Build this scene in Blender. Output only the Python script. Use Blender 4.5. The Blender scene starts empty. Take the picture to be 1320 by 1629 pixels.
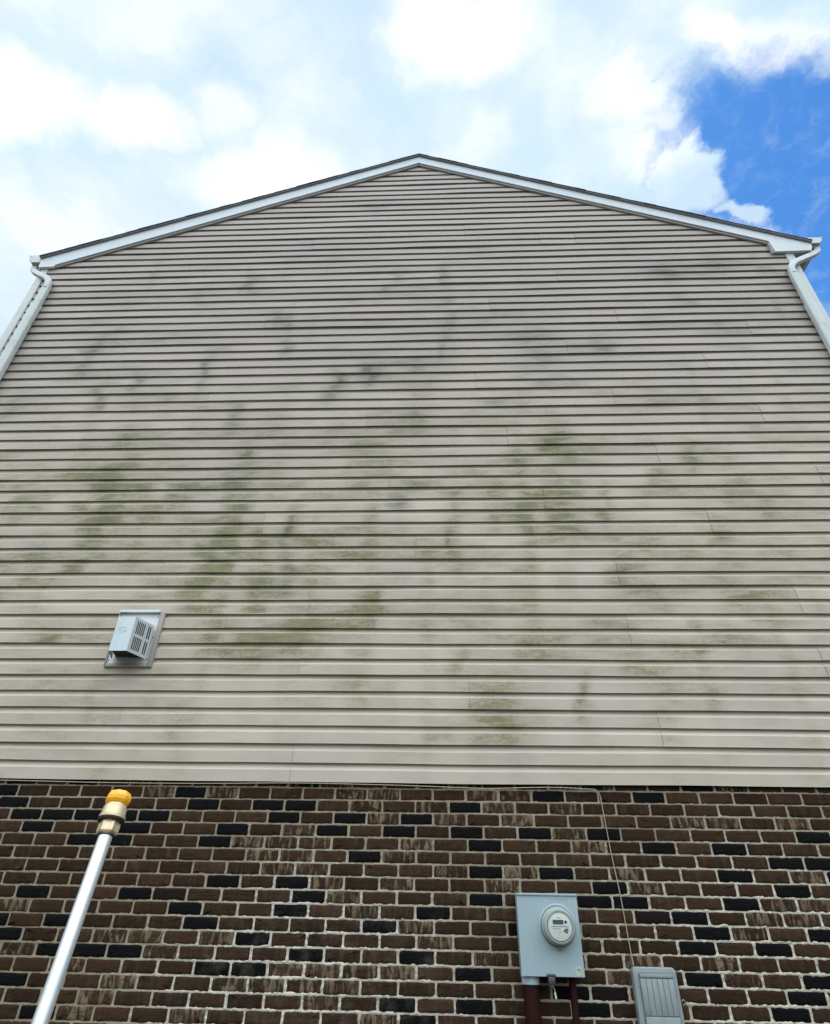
import bpy, bmesh, math, random
import numpy as np
from mathutils import Vector, Matrix
random.seed(7); RNG = np.random.default_rng(11)
S = bpy.context.scene
C = S.collection

# ---------------------------------------------------------------- camera
cam_data = bpy.data.cameras.new('camera')
cam = bpy.data.objects.new('camera', cam_data); C.objects.link(cam)
S.camera = cam
r_ = Vector((0.99922247, 0.03592951, 0.01623322)); u_ = Vector((0.00652349, -0.5567256, 0.83067084)); f_ = Vector((-0.03888304, 0.82991908, 0.55652712))
cam.matrix_world = Matrix(((r_.x, u_.x, -f_.x, 0.19667), (r_.y, u_.y, -f_.y, -4.07895), (r_.z, u_.z, -f_.z, 1.62388), (0, 0, 0, 1)))
cam_data.sensor_fit = 'HORIZONTAL'; cam_data.sensor_width = 36.0
cam_data.lens = 957.47 / 1320 * 36.0
cam_data.clip_start = 0.02; cam_data.clip_end = 2000

# ---------------------------------------------------------------- light
S.view_settings.view_transform = 'Standard'; S.view_settings.look = 'None'
S.view_settings.exposure = 0.0; S.view_settings.gamma = 1.0
S.render.engine = 'CYCLES'
SUN_DIR = Vector((0.031, 0.309, 0.951)).normalized()      # towards the sun: high, behind the gable
sd = bpy.data.lights.new('sun', 'SUN'); sd.energy = 1.4; sd.angle = math.radians(12); sd.color = (1.0, 0.97, 0.92)
sun = bpy.data.objects.new('sun', sd); C.objects.link(sun)
sun.rotation_euler = SUN_DIR.to_track_quat('Z', 'Y').to_euler(); sun.location = (0, 3, 30)

world = bpy.data.worlds.new('World'); S.world = world; world.use_nodes = True
nt = world.node_tree; nt.nodes.clear()
class G:
    """tiny node-graph helper"""
    def __init__(s, nt): s.nt = nt
    def n(s, t, **kw):
        x = s.nt.nodes.new(t)
        for k, v in kw.items(): setattr(x, k, v)
        return x
    def set(s, sock, v):
        if hasattr(v, 'is_linked') or isinstance(v, bpy.types.NodeSocket): s.nt.links.new(v, sock)
        else: sock.default_value = v
    def m(s, op, a, b=0.0, c=0.0, clamp=False):
        x = s.n('ShaderNodeMath', operation=op); x.use_clamp = clamp
        s.set(x.inputs[0], a); s.set(x.inputs[1], b); s.set(x.inputs[2], c); return x.outputs[0]
    def v(s, op, a, b=(0, 0, 0)):
        x = s.n('ShaderNodeVectorMath', operation=op); s.set(x.inputs[0], a)
        s.set(x.inputs[1], b); return x.outputs['Value' if op in ('LENGTH', 'DISTANCE', 'DOT_PRODUCT') else 'Vector']
    def noise(s, vec, scale, detail=5, rough=.5, dist=0.0, color=False):
        x = s.n('ShaderNodeTexNoise'); s.set(x.inputs['Vector'], vec); x.inputs['Scale'].default_value = scale
        x.inputs['Detail'].default_value = detail; x.inputs['Roughness'].default_value = rough; x.inputs['Distortion'].default_value = dist
        return x.outputs['Color' if color else 'Fac']
    def ramp(s, f, a, b, smooth=True, lo=0.0, hi=1.0):
        x = s.n('ShaderNodeMapRange'); x.interpolation_type = 'SMOOTHSTEP' if smooth else 'LINEAR'
        s.set(x.inputs[0], f); x.inputs[1].default_value = a; x.inputs[2].default_value = b; x.inputs[3].default_value = lo; x.inputs[4].default_value = hi
        return x.outputs[0]
    def mix(s, f, a, b, mode='MIX'):
        x = s.n('ShaderNodeMix', data_type='RGBA', blend_type=mode); s.set(x.inputs[0], f)
        s.set(x.inputs[6], a if not isinstance(a, tuple) else (*a[:3], 1)); s.set(x.inputs[7], b if not isinstance(b, tuple) else (*b[:3], 1)); return x.outputs[2]
    def scale(s, vec, sc):
        return s.v('MULTIPLY', vec, sc)
g = G(nt)
SKY_STRENGTH = 0.1
sky = g.n('ShaderNodeTexSky', sky_type='NISHITA'); sky.sun_disc = False
sky.sun_elevation = math.asin(SUN_DIR.z); sky.sun_rotation = math.atan2(SUN_DIR.x, SUN_DIR.y)
sky.air_density = 1.3; sky.dust_density = 0.2; sky.ozone_density = 3.0
blue = g.mix(1.0, sky.outputs[0], (0.50, 1.06, 1.60), 'MULTIPLY')
d = g.n('ShaderNodeTexCoord').outputs['Generated']
sp = g.n('ShaderNodeSeparateXYZ'); g.set(sp.inputs[0], d)
zz = g.m('ADD', g.m('MAXIMUM', sp.outputs[2], 0.0), 0.12)
cb = g.n('ShaderNodeCombineXYZ'); g.set(cb.inputs[0], g.m('DIVIDE', sp.outputs[0], zz)); g.set(cb.inputs[1], g.m('DIVIDE', sp.outputs[1], zz))
P = cb.outputs[0]
warp = g.v('SUBTRACT', g.noise(P, 6.0, 6, .6, color=True), (.5, .5, .5))
warpf = g.v('SUBTRACT', g.noise(P, 22.0, 5, .6, color=True), (.5, .5, .5))
PW = g.v('ADD', g.v('ADD', P, g.scale(warp, (.16, .16, 0))), g.scale(warpf, (.03, .03, 0)))
def blob(vec, cx, cy, rx, ry, ang=0.0):
    """1 in the middle, 0 beyond the ellipse"""
    x = g.n('ShaderNodeMapping', vector_type='TEXTURE'); g.set(x.inputs[0], vec)
    x.inputs[1].default_value = (cx, cy, 0); x.inputs[2].default_value = (0, 0, ang); x.inputs[3].default_value = (rx, ry, 1)
    return g.v('LENGTH', x.outputs[0])
n_big = g.noise(P, 2.2, 6, .55, .4)
n_mid = g.noise(PW, 7.0, 7, .58, .2)
n_fine = g.noise(PW, 26.0, 6, .62)
# opening in the cloud: one clear patch, with a couple of clouds standing in front of it
PH_ = g.v('ADD', g.v('ADD', P, g.scale(warp, (.09, .09, 0))), g.scale(warpf, (.03, .03, 0)))
hole = g.m('MINIMUM', blob(PH_, .61, .45, .325, .140, math.radians(12)), blob(PH_, .68, .60, .15, .16, math.radians(30)))
f = g.m('ADD', hole, g.m('MULTIPLY', g.m('SUBTRACT', n_mid, .5), .50))
f = g.m('ADD', f, g.m('MULTIPLY', g.m('SUBTRACT', n_fine, .5), .30))
cover = g.ramp(f, .78, 1.10)
puffs = g.ramp(blob(PW, .350, .462, .060, .045, .75), 1.15, .75)
puffs2 = g.ramp(blob(PW, .44, .512, .06, .020, .5), 1.15, .6, hi=.85)
puffs3 = g.ramp(blob(PW, .66, .70, .06, .04, .5), 1.3, .4, hi=.3)
puffs2 = g.m('MAXIMUM', puffs2, puffs3)
cover = g.m('MAXIMUM', cover, g.m('MAXIMUM', puffs, puffs2))
# thin veil inside the patch
veil = g.m('MULTIPLY', g.ramp(n_fine, .45, .8), .18)
cover = g.m('MAXIMUM', cover, veil)
# other, smaller openings far from the patch
other = g.m('MULTIPLY', g.ramp(n_big, .40, .28), g.ramp(g.v('DISTANCE', P, (.1, .4, 0)), .9, 1.4))
cover = g.m('MULTIPLY', cover, g.m('SUBTRACT', 1.0, g.m('MULTIPLY', other, .7)))
# brightness inside the cloud deck
t = g.ramp(n_mid, .38, .68)
glow = g.ramp(g.noise(PW, 3.3, 5, .5), .42, .62)
for (cx, cy, rx, ry, s_) in ((.03, .288, .11, .055, 1.0), (-.56, .335, .16, .075, 1.0), (-.41, .372, .09, .05, .9), (-.29, .365, .06, .045, .6),
                            (-.25, .46, .15, .08, .9), (-.55, .50, .18, .1, .45), (.25, .36, .07, .05, .7), (.30, .43, .06, .05, .6), (.38, .30, .1, .04, .7), (-.2, .27, .05, .03, .3)):
    glow = g.m('MAXIMUM', glow, g.m('MULTIPLY', g.ramp(blob(PW, cx, cy, rx, ry), 1.3, .3), s_)) if (cx, cy) != (.03, .288) else g.m('MAXIMUM', g.m('MULTIPLY', glow, .35), g.ramp(blob(PW, cx, cy, rx, ry), 1.3, .3))
b = g.m('ADD', g.m('MULTIPLY', t, .25), g.m('MULTIPLY', glow, .75), clamp=True)
cl = g.mix(b, (0.64, 0.82, 0.995), (1.25, 1.24, 1.21))
cl = g.mix(g.m('MULTIPLY', g.ramp(n_big, .38, .62), g.m('SUBTRACT', .5, b, clamp=True)), cl, (0.66, 0.92, 0.96))
# unseen deck behind the camera, brightened as added fill for the shaded wall
back = g.ramp(sp.outputs[1], .16, -.30)
cl = g.mix(1.0, cl, g.mix(back, (1, 1, 1), (3.35, 3.08, 2.86)), 'MULTIPLY')
# a cloudy sky is brightest overhead and dim near the horizon
cl = g.mix(1.0, cl, g.mix(g.ramp(sp.outputs[2], 0.0, .72), (.10, .10, .10), (1, 1, 1)), 'MULTIPLY')
cl10 = g.v('SCALE', cl); cl10.node.inputs['Scale'].default_value = 1 / SKY_STRENGTH
col = g.mix(cover, blue, cl10)
bg = g.n('ShaderNodeBackground'); g.set(bg.inputs[0], col); bg.inputs[1].default_value = SKY_STRENGTH
out = g.n('ShaderNodeOutputWorld'); g.set(out.inputs[0], bg.outputs[0])

# ---------------------------------------------------------------- measured tables
PH = [0.149, 0.043, 0.152, 0.048, 0.154, 0.051, 0.152, 0.042, 0.147, 0.051, 0.156, 0.059, 0.163, 0.061, 0.168, 0.063, 0.172]
BRICK_TOP = 2.279
BLACK = [(-1, 8),(0, -14),(0, -8),(0, 3),(0, 6),(1, -13),(1, -7),(1, -5),(1, -4),(1, 1),(2, -13),(2, -12),(2, -11),(2, -10),(2, -9),(2, -5),(2, -3),(2, -1),(3, -12),(3, -9),(3, -6),(3, -3),(3, -1),(3, 1),(3, 3),(3, 5),(3, 11),(4, -11),(4, -10),(4, -7),(4, 1),(4, 6),(4, 8),(5, -2),(5, 10),(5, 11),(6, 1),(6, 3),(6, 8),(6, 11),(7, -6),(7, -4),(7, 5),(7, 10),(8, -12),(8, -9),(8, -8),(8, -4),(8, 1),(8, 4),(8, 5),(8, 8),(9, -7),(9, -4),(9, 0),(9, 6),(9, 7),(10, -13),(10, -11),(10, -7),(10, -2),(10, 2),(10, 7),(10, 10),(11, -12),(11, -5),(11, 7),(11, 9),(12, -11),(12, -10),(12, -9),(12, -4),(12, -1),(13, -6),(13, -5),(13, 1),(13, 7),(13, 10),(14, -12),(14, 3),(14, 4),(14, 9),(15, -1),(15, 1),(15, 4),(15, 9),(16, -11),(16, -1)]
STREAK = [(0, -9),(0, -7),(0, -3),(0, -2),(0, 1),(0, 2),(1, -2),(1, 0),(1, 2),(1, 4),(2, -2),(2, 0),(2, 2),(2, 7),(2, 8),(2, 10),(3, -4),(3, 4),(4, -6),(4, -5),(4, -4),(4, -1),(4, 4),(5, -5),(5, -4),(5, -1),(6, -5),(6, -4),(6, 0),(6, 2),(6, 5),(6, 10),(7, -3),(7, -1),(7, 2),(7, 6),(8, -3),(8, 9),(8, 10),(9, -12),(9, -2),(9, 9),(9, 10),(10, -1),(10, 8),(11, -9),(11, -8),(11, -6),(11, 0),(12, -12),(12, -8),(12, 1),(12, 5),(12, 7),(13, -10),(13, -4),(13, -3),(13, -2),(13, -1),(13, 5),(13, 8),(14, -9),(14, -6),(14, -5),(14, -4),(14, -3),(15, -9),(15, -3),(16, -10),(16, -7),(16, -2)]
SEAMS = [(0, -0.75),(1, -1.95),(1, 1.62),(2, 0.4),(3, -0.78),(3, 2.8),(4, -1.36),(4, 1.54),(5, -2.83),(5, -0.77),(5, 2.79),(6, -1.95),(6, 1.54),(7, 0.02),(8, -1.22),(8, 2.33),(9, 1.06),(10, -0.21),(10, 3.33),(11, 2.07),(12, -3.03),(12, 0.81),(13, -0.45),(13, 3.07),(14, -1.97),(14, 1.81),(15, 0.56),(16, 2.75),(17, -2.96),(17, 1.47),(18, 3.29),(19, -1.6),(19, 2.03),(20, 0.75),(22, 0.23),(22, 1.5),(25, -1.24),(25, 1.38),(25, 1.79),(26, 0.52)]
STAINS = [(-3.03, 5.62, 0.074, 0.083, 0.4, 0.6),(-2.55, 5.19, 0.204, 0.061, 0.5, 0.8),(-3.0, 4.65, 0.332, 0.068, 0.6, 0.9),(-2.9, 4.76, 0.28, 0.055, 0.5, 0.9),(-2.58, 4.46, 0.108, 0.265, 0.7, 0.9),(-2.61, 4.27, 0.106, 0.157, 0.5, 0.8),(-3.02, 4.03, 0.078, 0.059, 0.5, 0.5),(-2.55, 4.03, 0.129, 0.118, 0.5, 0.8),(-3.83, 5.48, 0.073, 0.065, 0.4, 0.6),(-1.44, 4.95, 0.067, 0.086, 0.7, 0.7),(-1.46, 4.74, 0.066, 0.082, 0.8, 0.7),(-1.49, 4.45, 0.095, 0.129, 0.8, 0.9),(-1.48, 4.2, 0.077, 0.122, 0.9, 1),(-2.04, 4.42, 0.133, 0.096, 0.5, 0.8),(-1.24, 4.05, 0.076, 0.118, 0.6, 0.8),(-1.53, 4.02, 0.151, 0.117, 0.5, 0.7),(-1.56, 3.8, 0.148, 0.083, 0.8, 1),(-1.61, 3.67, 0.121, 0.064, 0.7, 1),(-1.19, 3.77, 0.059, 0.082, 0.5, 0.8),(-0.98, 3.83, 0.059, 0.083, 0.8, 0.4),(-1.03, 3.69, 0.12, 0.053, 0.4, 0.7),(-0.98, 4.23, 0.031, 0.073, 0.6, 0.4),(-0.26, 3.58, 0.066, 0.062, 0.8, 1),(-0.3, 3.51, 0.093, 0.051, 0.4, 1),(-0.79, 3.31, 0.137, 0.073, 0.8, 1),(-1.02, 3.27, 0.274, 0.058, 0.7, 1),(-1.47, 3.26, 0.092, 0.039, 0.5, 0.8),(-1.26, 3.12, 0.135, 0.046, 0.7, 0.8),(-1.04, 3.15, 0.135, 0.047, 0.6, 0.9),(-0.71, 3.38, 0.069, 0.039, 0.7, 1),(-2.64, 3.27, 0.188, 0.029, 0.7, 0.8),(-2.52, 3.19, 0.116, 0.029, 0.35, 0.8),(-1.55, 2.71, 0.086, 0.084, 0.5, 1),(-1.58, 2.58, 0.063, 0.04, 0.4, 1),(-2.17, 2.83, 0.035, 0.109, 0.4, 0.7),(-0.49, 2.92, 0.13, 0.044, 0.4, 0.9),(-2.0, 3.51, 0.096, 0.041, 0.5, 0.9),(-0.39, 4.97, 0.138, 0.057, 0.4, 0.8),(-0.54, 4.8, 0.108, 0.055, 0.3, 0.8),(-1.88, 4.68, 0.164, 0.068, 0.4, 0.7),(-0.79, 4.08, 0.1, 0.059, 0.3, 0.7),(0.26, 4.07, 0.025, 0.081, 0.8, 0.7),(0.13, 4.05, 0.123, 0.046, 0.5, 0.8),(0.38, 3.9, 0.193, 0.044, 0.3, 0.7),(1.63, 3.82, 0.14, 0.076, 0.7, 0.8),(1.64, 3.63, 0.137, 0.052, 0.6, 0.7),(2.33, 3.84, 0.139, 0.043, 0.6, 0.9),(2.42, 3.51, 0.155, 0.06, 0.7, 1),(2.36, 3.61, 0.112, 0.041, 0.5, 0.8),(2.16, 3.27, 0.258, 0.028, 0.5, 0.7),(0.58, 2.91, 0.093, 0.06, 0.8, 1),(0.6, 2.8, 0.125, 0.042, 0.6, 1),(0.55, 2.68, 0.164, 0.049, 0.7, 1),(0.52, 2.6, 0.142, 0.039, 0.5, 1),(0.31, 3.04, 0.065, 0.036, 0.5, 1),(0.33, 3.13, 0.044, 0.115, 0.35, 0.8),(1.15, 2.89, 0.033, 0.064, 0.9, 1),(1.13, 2.78, 0.041, 0.041, 0.7, 1),(1.61, 3.04, 0.127, 0.035, 0.4, 1),(1.63, 2.91, 0.124, 0.034, 0.3, 1),(1.73, 2.73, 0.081, 0.032, 0.35, 1),(1.65, 2.61, 0.079, 0.023, 0.35, 1),(1.27, 5.17, 0.109, 0.059, 0.6, 1),(1.25, 4.99, 0.161, 0.056, 0.5, 0.9),(2.37, 5.01, 0.079, 0.056, 0.5, 0.9),(2.34, 4.77, 0.041, 0.067, 0.7, 0.9),(2.04, 4.7, 0.093, 0.079, 0.6, 0.9),(2.01, 4.54, 0.101, 0.038, 0.4, 0.8),(1.55, 4.52, 0.03, 0.064, 0.7, 0.9),(1.54, 4.3, 0.04, 0.061, 0.6, 0.9),(2.8, 4.32, 0.049, 0.048, 0.4, 0.8),(2.63, 4.41, 0.295, 0.031, 0.4, 0.7),(1.01, 4.52, 0.041, 0.038, 0.5, 0.8),(0.97, 4.3, 0.075, 0.049, 0.4, 0.8),(0.64, 4.31, 0.02, 0.037, 0.4, 0.6),(2.37, 4.09, 0.095, 0.046, 0.4, 0.8),(2.95, 3.63, 0.067, 0.102, 0.4, 0.9),(1.9, 2.83, 0.204, 0.042, 0.3, 0.8),(-0.45, 6.04, 0.074, 0.071, 0.8, 0.2),(-0.77, 5.87, 0.073, 0.086, 0.9, 0.4),(-0.84, 5.62, 0.071, 0.065, 0.5, 0.4),(-0.51, 5.89, 0.061, 0.051, 0.6, 0.3),(0.24, 6.31, 0.037, 0.093, 0.6, 0.2),(-1.41, 6.77, 0.08, 0.081, 0.5, 0.1),(-1.32, 6.33, 0.064, 0.075, 0.5, 0.3),(-2.06, 6.03, 0.05, 0.199, 0.7, 0.3),(-1.93, 6.34, 0.078, 0.057, 0.3, 0.2),(-1.89, 7.42, 0.057, 0.114, 0.5, 0.1),(-2.38, 7.21, 0.105, 0.066, 0.5, 0.1),(-3.31, 6.38, 0.066, 0.116, 0.7, 0.2),(-3.17, 6.57, 0.067, 0.049, 0.4, 0.1),(-3.33, 6.06, 0.077, 0.054, 0.4, 0.2),(-2.99, 5.66, 0.049, 0.101, 0.6, 0.4),(-2.74, 5.87, 0.038, 0.105, 0.45, 0.2),(-2.53, 5.66, 0.153, 0.05, 0.35, 0.6),(-1.7, 5.44, 0.047, 0.095, 0.55, 0.4),(-0.25, 7.48, 0.056, 0.068, 0.4, 0.1),(-0.38, 7.26, 0.055, 0.055, 0.4, 0.1),(0.27, 7.51, 0.035, 0.092, 0.4, 0.1),(2.83, 7.53, 0.333, 0.068, 0.5, 0),(2.67, 7.43, 0.265, 0.055, 0.4, 0),(3.31, 7.57, 0.199, 0.091, 0.4, 0),(3.81, 7.44, 0.098, 0.089, 0.4, 0),(3.34, 6.73, 0.246, 0.078, 0.3, 0),(2.76, 6.94, 0.095, 0.082, 0.4, 0),(1.26, 6.13, 0.121, 0.089, 0.45, 0.3),(1.83, 6.34, 0.122, 0.074, 0.4, 0.1),(-0.1, 5.41, 0.086, 0.062, 0.5, 0.9),(0.8, 5.59, 0.144, 0.064, 0.45, 0.5),(-0.45, 4.63, 0.064, 0.04, 0.35, 0.4),(-0.18, 4.42, 0.041, 0.031, 0.6, 0.2),(-0.13, 4.47, 0.026, 0.025, 0.5, 0.2),(-0.53, 8.88, 0.156, 0.057, 0.3, 0),(-0.72, 7.16, 0.136, 0.087, 0.3, 0.1),(1.17, 6.45, 0.186, 0.057, 0.3, 0.2),(-1.91, 3.33, 0.023, 0.025, 0, 0),(-0.33, 4.97, 0.165, 0.292, 0.25, 0.8),(-1.58, 5.13, 0.342, 0.15, 0.25, 0.6),(-3.33, 4.87, 0.285, 0.086, 0.3, 0.8),(-2.37, 4.86, 0.28, 0.106, 0.35, 0.8),(-1.0, 4.57, 0.319, 0.099, 0.3, 0.7),(0.2, 3.53, 0.231, 0.061, 0.3, 0.7),(-0.43, 3.34, 0.318, 0.073, 0.35, 0.8),(-2.41, 2.74, 0.305, 0.064, 0.25, 0.9),(-2.75, 3.86, 0.404, 0.114, 0.25, 0.8),(2.46, 4.94, 0.313, 0.069, 0.25, 0.7),(-3.35, 4.46, 0.137, 0.078, 0.4, 0.8),(-2.64, 2.55, 0.171, 0.061, 0.2, 1),(1.1, 4.13, 0.39, 0.07, 0.25, 0.7),(1.36, 3.34, 0.308, 0.048, 0.3, 0.7)]
# ---------------------------------------------------------------- helpers
def tag(o, label=None, cat=None, group=None, kind=None):
    if label: o['label'] = label
    if cat: o['category'] = cat
    if group: o['group'] = group
    if kind: o['kind'] = kind
    return o
def empty(name, loc, label, cat):
    o = bpy.data.objects.new(name, None); C.objects.link(o); o.location = loc
    o.empty_display_size = .1; o.hide_render = False
    return tag(o, label, cat)
def link(name, me, mat, parent=None, smooth=None):
    o = bpy.data.objects.new(name, me); C.objects.link(o)
    if mat and not me.materials: me.materials.append(mat)
    if parent:
        o.parent = parent
        root = parent
        T = Vector((0, 0, 0))
        while root: T += root.location; root = root.parent
        me.transform(Matrix.Translation(-T))
    if smooth is not None:
        me.shade_smooth() if smooth >= 180 else me.set_sharp_from_angle(angle=math.radians(smooth))
        for p in me.polygons: p.use_smooth = True
    return o
class MB:
    def __init__(s): s.v = []; s.f = []; s.mi = []
    def quad(s, a, b, c, d): n = len(s.v); s.v += [a, b, c, d]; s.f.append((n, n+1, n+2, n+3))
    def box(s, x0, x1, y0, y1, z0, z1):
        n = len(s.v); s.v += [(x0,y0,z0),(x1,y0,z0),(x1,y1,z0),(x0,y1,z0),(x0,y0,z1),(x1,y0,z1),(x1,y1,z1),(x0,y1,z1)]
        s.f += [tuple(n+i for i in q) for q in ((0,3,2,1),(4,5,6,7),(0,1,5,4),(1,2,6,5),(2,3,7,6),(3,0,4,7))]
    def prism(s, pts, y0, y1):
        """polygon in (x,z) extruded from y0 (front) to y1"""
        n = len(s.v); k = len(pts)
        s.v += [(x, y0, z) for x, z in pts] + [(x, y1, z) for x, z in pts]
        s.f.append(tuple(range(n, n+k))); s.f.append(tuple(range(n+2*k-1, n+k-1, -1)))
        for i in range(k): j = (i+1) % k; s.f.append((n+i, n+k+i, n+k+j, n+j))
    def lathe(s, o, ax, prof, seg=48, cap=True, ref=(0, 0, 1), hexa=False):
        """prof: list of (distance along axis, radius)"""
        ax = Vector(ax).normalized(); r = Vector(ref) if abs(Vector(ref).dot(ax)) < .95 else Vector((0, 1, 0)); a = (r - ax*r.dot(ax)).normalized(); b = ax.cross(a); o = Vector(o)
        n = len(s.v)
        for t, rad in prof:
            for i in range(seg):
                an = 2*math.pi*i/seg; s.v.append(tuple(o + ax*t + (a*math.cos(an) + b*math.sin(an))*rad))
        for j in range(len(prof)-1):
            for i in range(seg):
                k = (i+1) % seg; s.f.append((n+j*seg+i, n+j*seg+k, n+(j+1)*seg+k, n+(j+1)*seg+i))
        if cap:
            s.f.append(tuple(n+i for i in range(seg-1, -1, -1))); m = n+(len(prof)-1)*seg; s.f.append(tuple(m+i for i in range(seg)))
    def sweep(s, pts, sec, up=(0, 1, 0), closed_caps=True):
        """pts: path; sec: closed section [(a,b)]: a along side, b along 'up'"""
        pts = [Vector(q) for q in pts]; n = len(s.v); k = len(sec); up = Vector(up)
        for i, q in enumerate(pts):
            t = (pts[min(i+1, len(pts)-1)] - pts[max(i-1, 0)]).normalized()
            w = (up - t*up.dot(t)).normalized(); a = t.cross(w)
            for x, y in sec: s.v.append(tuple(q + a*x + w*y))
        for i in range(len(pts)-1):
            for j in range(k): m = (j+1) % k; s.f.append((n+i*k+j, n+i*k+m, n+(i+1)*k+m, n+(i+1)*k+j))
        if closed_caps: s.f.append(tuple(n+j for j in range(k-1, -1, -1))); e = n+(len(pts)-1)*k; s.f.append(tuple(e+j for j in range(k)))
    def mesh(s, name):
        me = bpy.data.meshes.new(name); me.from_pydata(s.v, [], s.f)
        bm = bmesh.new(); bm.from_mesh(me); bmesh.ops.recalc_face_normals(bm, faces=bm.faces); bm.to_mesh(me); bm.free()
        return me
    def build(s, name, mat, parent=None, smooth=None, bevel=0, seg=2):
        me = s.mesh(name)
        if bevel:
            bm = bmesh.new(); bm.from_mesh(me)
            ed = [e for e in bm.edges if len(e.link_faces) == 2 and e.calc_face_angle(0) > .5]
            bmesh.ops.bevel(bm, geom=ed, offset=bevel, segments=seg, profile=.5, affect='EDGES', clamp_overlap=True)
            bm.to_mesh(me); bm.free(); smooth = smooth or 35
        return link(name, me, mat, parent, smooth)
def rrect(x0, x1, z0, z1, r, n=5):
    o = []
    for cx, cz, a0 in ((x1-r, z0+r, -90), (x1-r, z1-r, 0), (x0+r, z1-r, 90), (x0+r, z0+r, 180)):
        for i in range(n+1): a = math.radians(a0 + 90*i/n); o.append((cx+r*math.cos(a), cz+r*math.sin(a)))
    return o
def circle(r, n=16): return [(r*math.cos(2*math.pi*i/n), r*math.sin(2*math.pi*i/n)) for i in range(n)]
def bez(a, b, c, n=6):
    a, b, c = Vector(a), Vector(b), Vector(c); return [a*(1-t)**2 + b*2*t*(1-t) + c*t*t for t in [i/n for i in range(n+1)]]

# ---------------------------------------------------------------- materials
def mat(name, rough=.5, metal=0.0, spec=.5):
    m = bpy.data.materials.new(name); m.use_nodes = True; nt = m.node_tree
    b = nt.nodes['Principled BSDF']; b.inputs['Roughness'].default_value = rough; b.inputs['Metallic'].default_value = metal
    b.inputs['Specular IOR Level'].default_value = spec
    return m, G(nt), b
def obj_coord(g): return g.n('ShaderNodeTexCoord').outputs['Object']
def bump(g, b, h, strength=.3, dist=.002, normal=None):
    x = g.n('ShaderNodeBump'); x.inputs['Strength'].default_value = strength; x.inputs['Distance'].default_value = dist
    g.set(x.inputs['Height'], h); 
    if normal: g.set(x.inputs['Normal'], normal)
    g.set(b.inputs['Normal'], x.outputs[0]); return x.outputs[0]
def simple(name, col, rough=.5, metal=0.0, var=.12, sc=9.0, dirt=None, dirt_amt=.3, bmp=.1, spec=.5):
    m, g, b = mat(name, rough, metal, spec); P = obj_coord(g)
    n = g.noise(P, sc, 6, .6); n2 = g.noise(g.v('MULTIPLY', P, (40, 40, 6)), 1.0, 4, .6)
    lo = tuple(c*(1-var) for c in col); hi = tuple(min(1, c*(1+var)) for c in col)
    c = g.mix(n, lo, hi)
    if dirt: c = g.mix(g.m('MULTIPLY', g.ramp(g.m('ADD', g.m('MULTIPLY', n, .5), g.m('MULTIPLY', n2, .5)), .48, .72), dirt_amt), c, dirt)
    g.set(b.inputs['Base Color'], c)
    g.set(b.inputs['Roughness'], g.ramp(n, 0, 1, False, max(0, rough-.08), min(1, rough+.12)))
    if bmp: bump(g, b, g.noise(P, sc*14, 3, .6), bmp, .001)
    return m

def siding_material():
    m, g, b = mat('vinyl_siding', .48, 0, .35); P = obj_coord(g)
    a = g.n('ShaderNodeAttribute', attribute_name='algae').outputs['Fac']
    k = g.n('ShaderNodeAttribute', attribute_name='grime').outputs['Fac']
    pn = g.n('ShaderNodeAttribute', attribute_name='panel').outputs['Fac']
    wide = g.v('MULTIPLY', P, (1.0, 1.0, 3.2))
    n1 = g.noise(wide, 5.5, 7, .62, .3); n2 = g.noise(g.v('MULTIPLY', P, (1, 1, 2)), 38, 6, .7); n3 = g.noise(g.v('MULTIPLY', P, (1, 1, .35)), 90, 4, .6)
    # colour of the vinyl, slightly different from panel to panel and chalky in broad patches
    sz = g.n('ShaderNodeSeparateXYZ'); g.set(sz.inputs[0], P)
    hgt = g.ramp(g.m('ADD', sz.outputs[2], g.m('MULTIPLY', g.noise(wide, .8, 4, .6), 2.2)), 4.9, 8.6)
    # light falloff painted into the vinyl: cream low down, darker mauve-grey higher up
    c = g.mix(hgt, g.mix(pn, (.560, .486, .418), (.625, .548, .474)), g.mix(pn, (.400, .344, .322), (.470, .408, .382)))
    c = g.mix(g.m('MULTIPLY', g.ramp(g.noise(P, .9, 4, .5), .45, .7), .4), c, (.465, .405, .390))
    # general film of green growth, heavier in the middle courses
    film = g.m('MULTIPLY', g.ramp(g.m('ADD', g.m('MULTIPLY', n1, .7), g.m('MULTIPLY', n2, .3)), .40, .70), g.m('MULTIPLY', a, 1.0))
    br = g.ramp(g.m('ADD', g.m('ADD', g.m('MULTIPLY', n2, .62), g.m('MULTIPLY', n1, .98)), g.m('MULTIPLY', n3, .2)), .55, 1.25)
    fa = g.m('MULTIPLY', g.m('ADD', g.m('MULTIPLY', a, .55), g.m('MULTIPLY', g.m('MULTIPLY', a, 1.1), br)), 1.0, clamp=True)
    fk = g.m('MULTIPLY', g.m('ADD', g.m('MULTIPLY', k, .45), g.m('MULTIPLY', g.m('MULTIPLY', k, 1.2), br)), 1.0, clamp=True)
    c = g.mix(g.m('MULTIPLY', fa, .82), c, g.mix(br, (.300, .282, .140), (.140, .140, .056)))
    c = g.mix(g.m('MULTIPLY', fk, .85), c, (.098, .100, .078))
    # fine specks
    c = g.mix(g.m('MULTIPLY', g.ramp(n2, .66, .78), .12), c, (.16, .16, .13))
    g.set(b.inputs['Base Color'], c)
    g.set(b.inputs['Roughness'], g.ramp(fa, 0, 1, False, .46, .8))
    grain = g.noise(g.v('MULTIPLY', P, (1.5, 1, 40)), 6, 4, .6)
    bump(g, b, g.m('ADD', g.m('MULTIPLY', grain, .6), g.m('MULTIPLY', g.noise(g.v('MULTIPLY', P, (.6, 1, 5)), 3, 2), 3.0)), .12, .0015)
    return m
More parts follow.
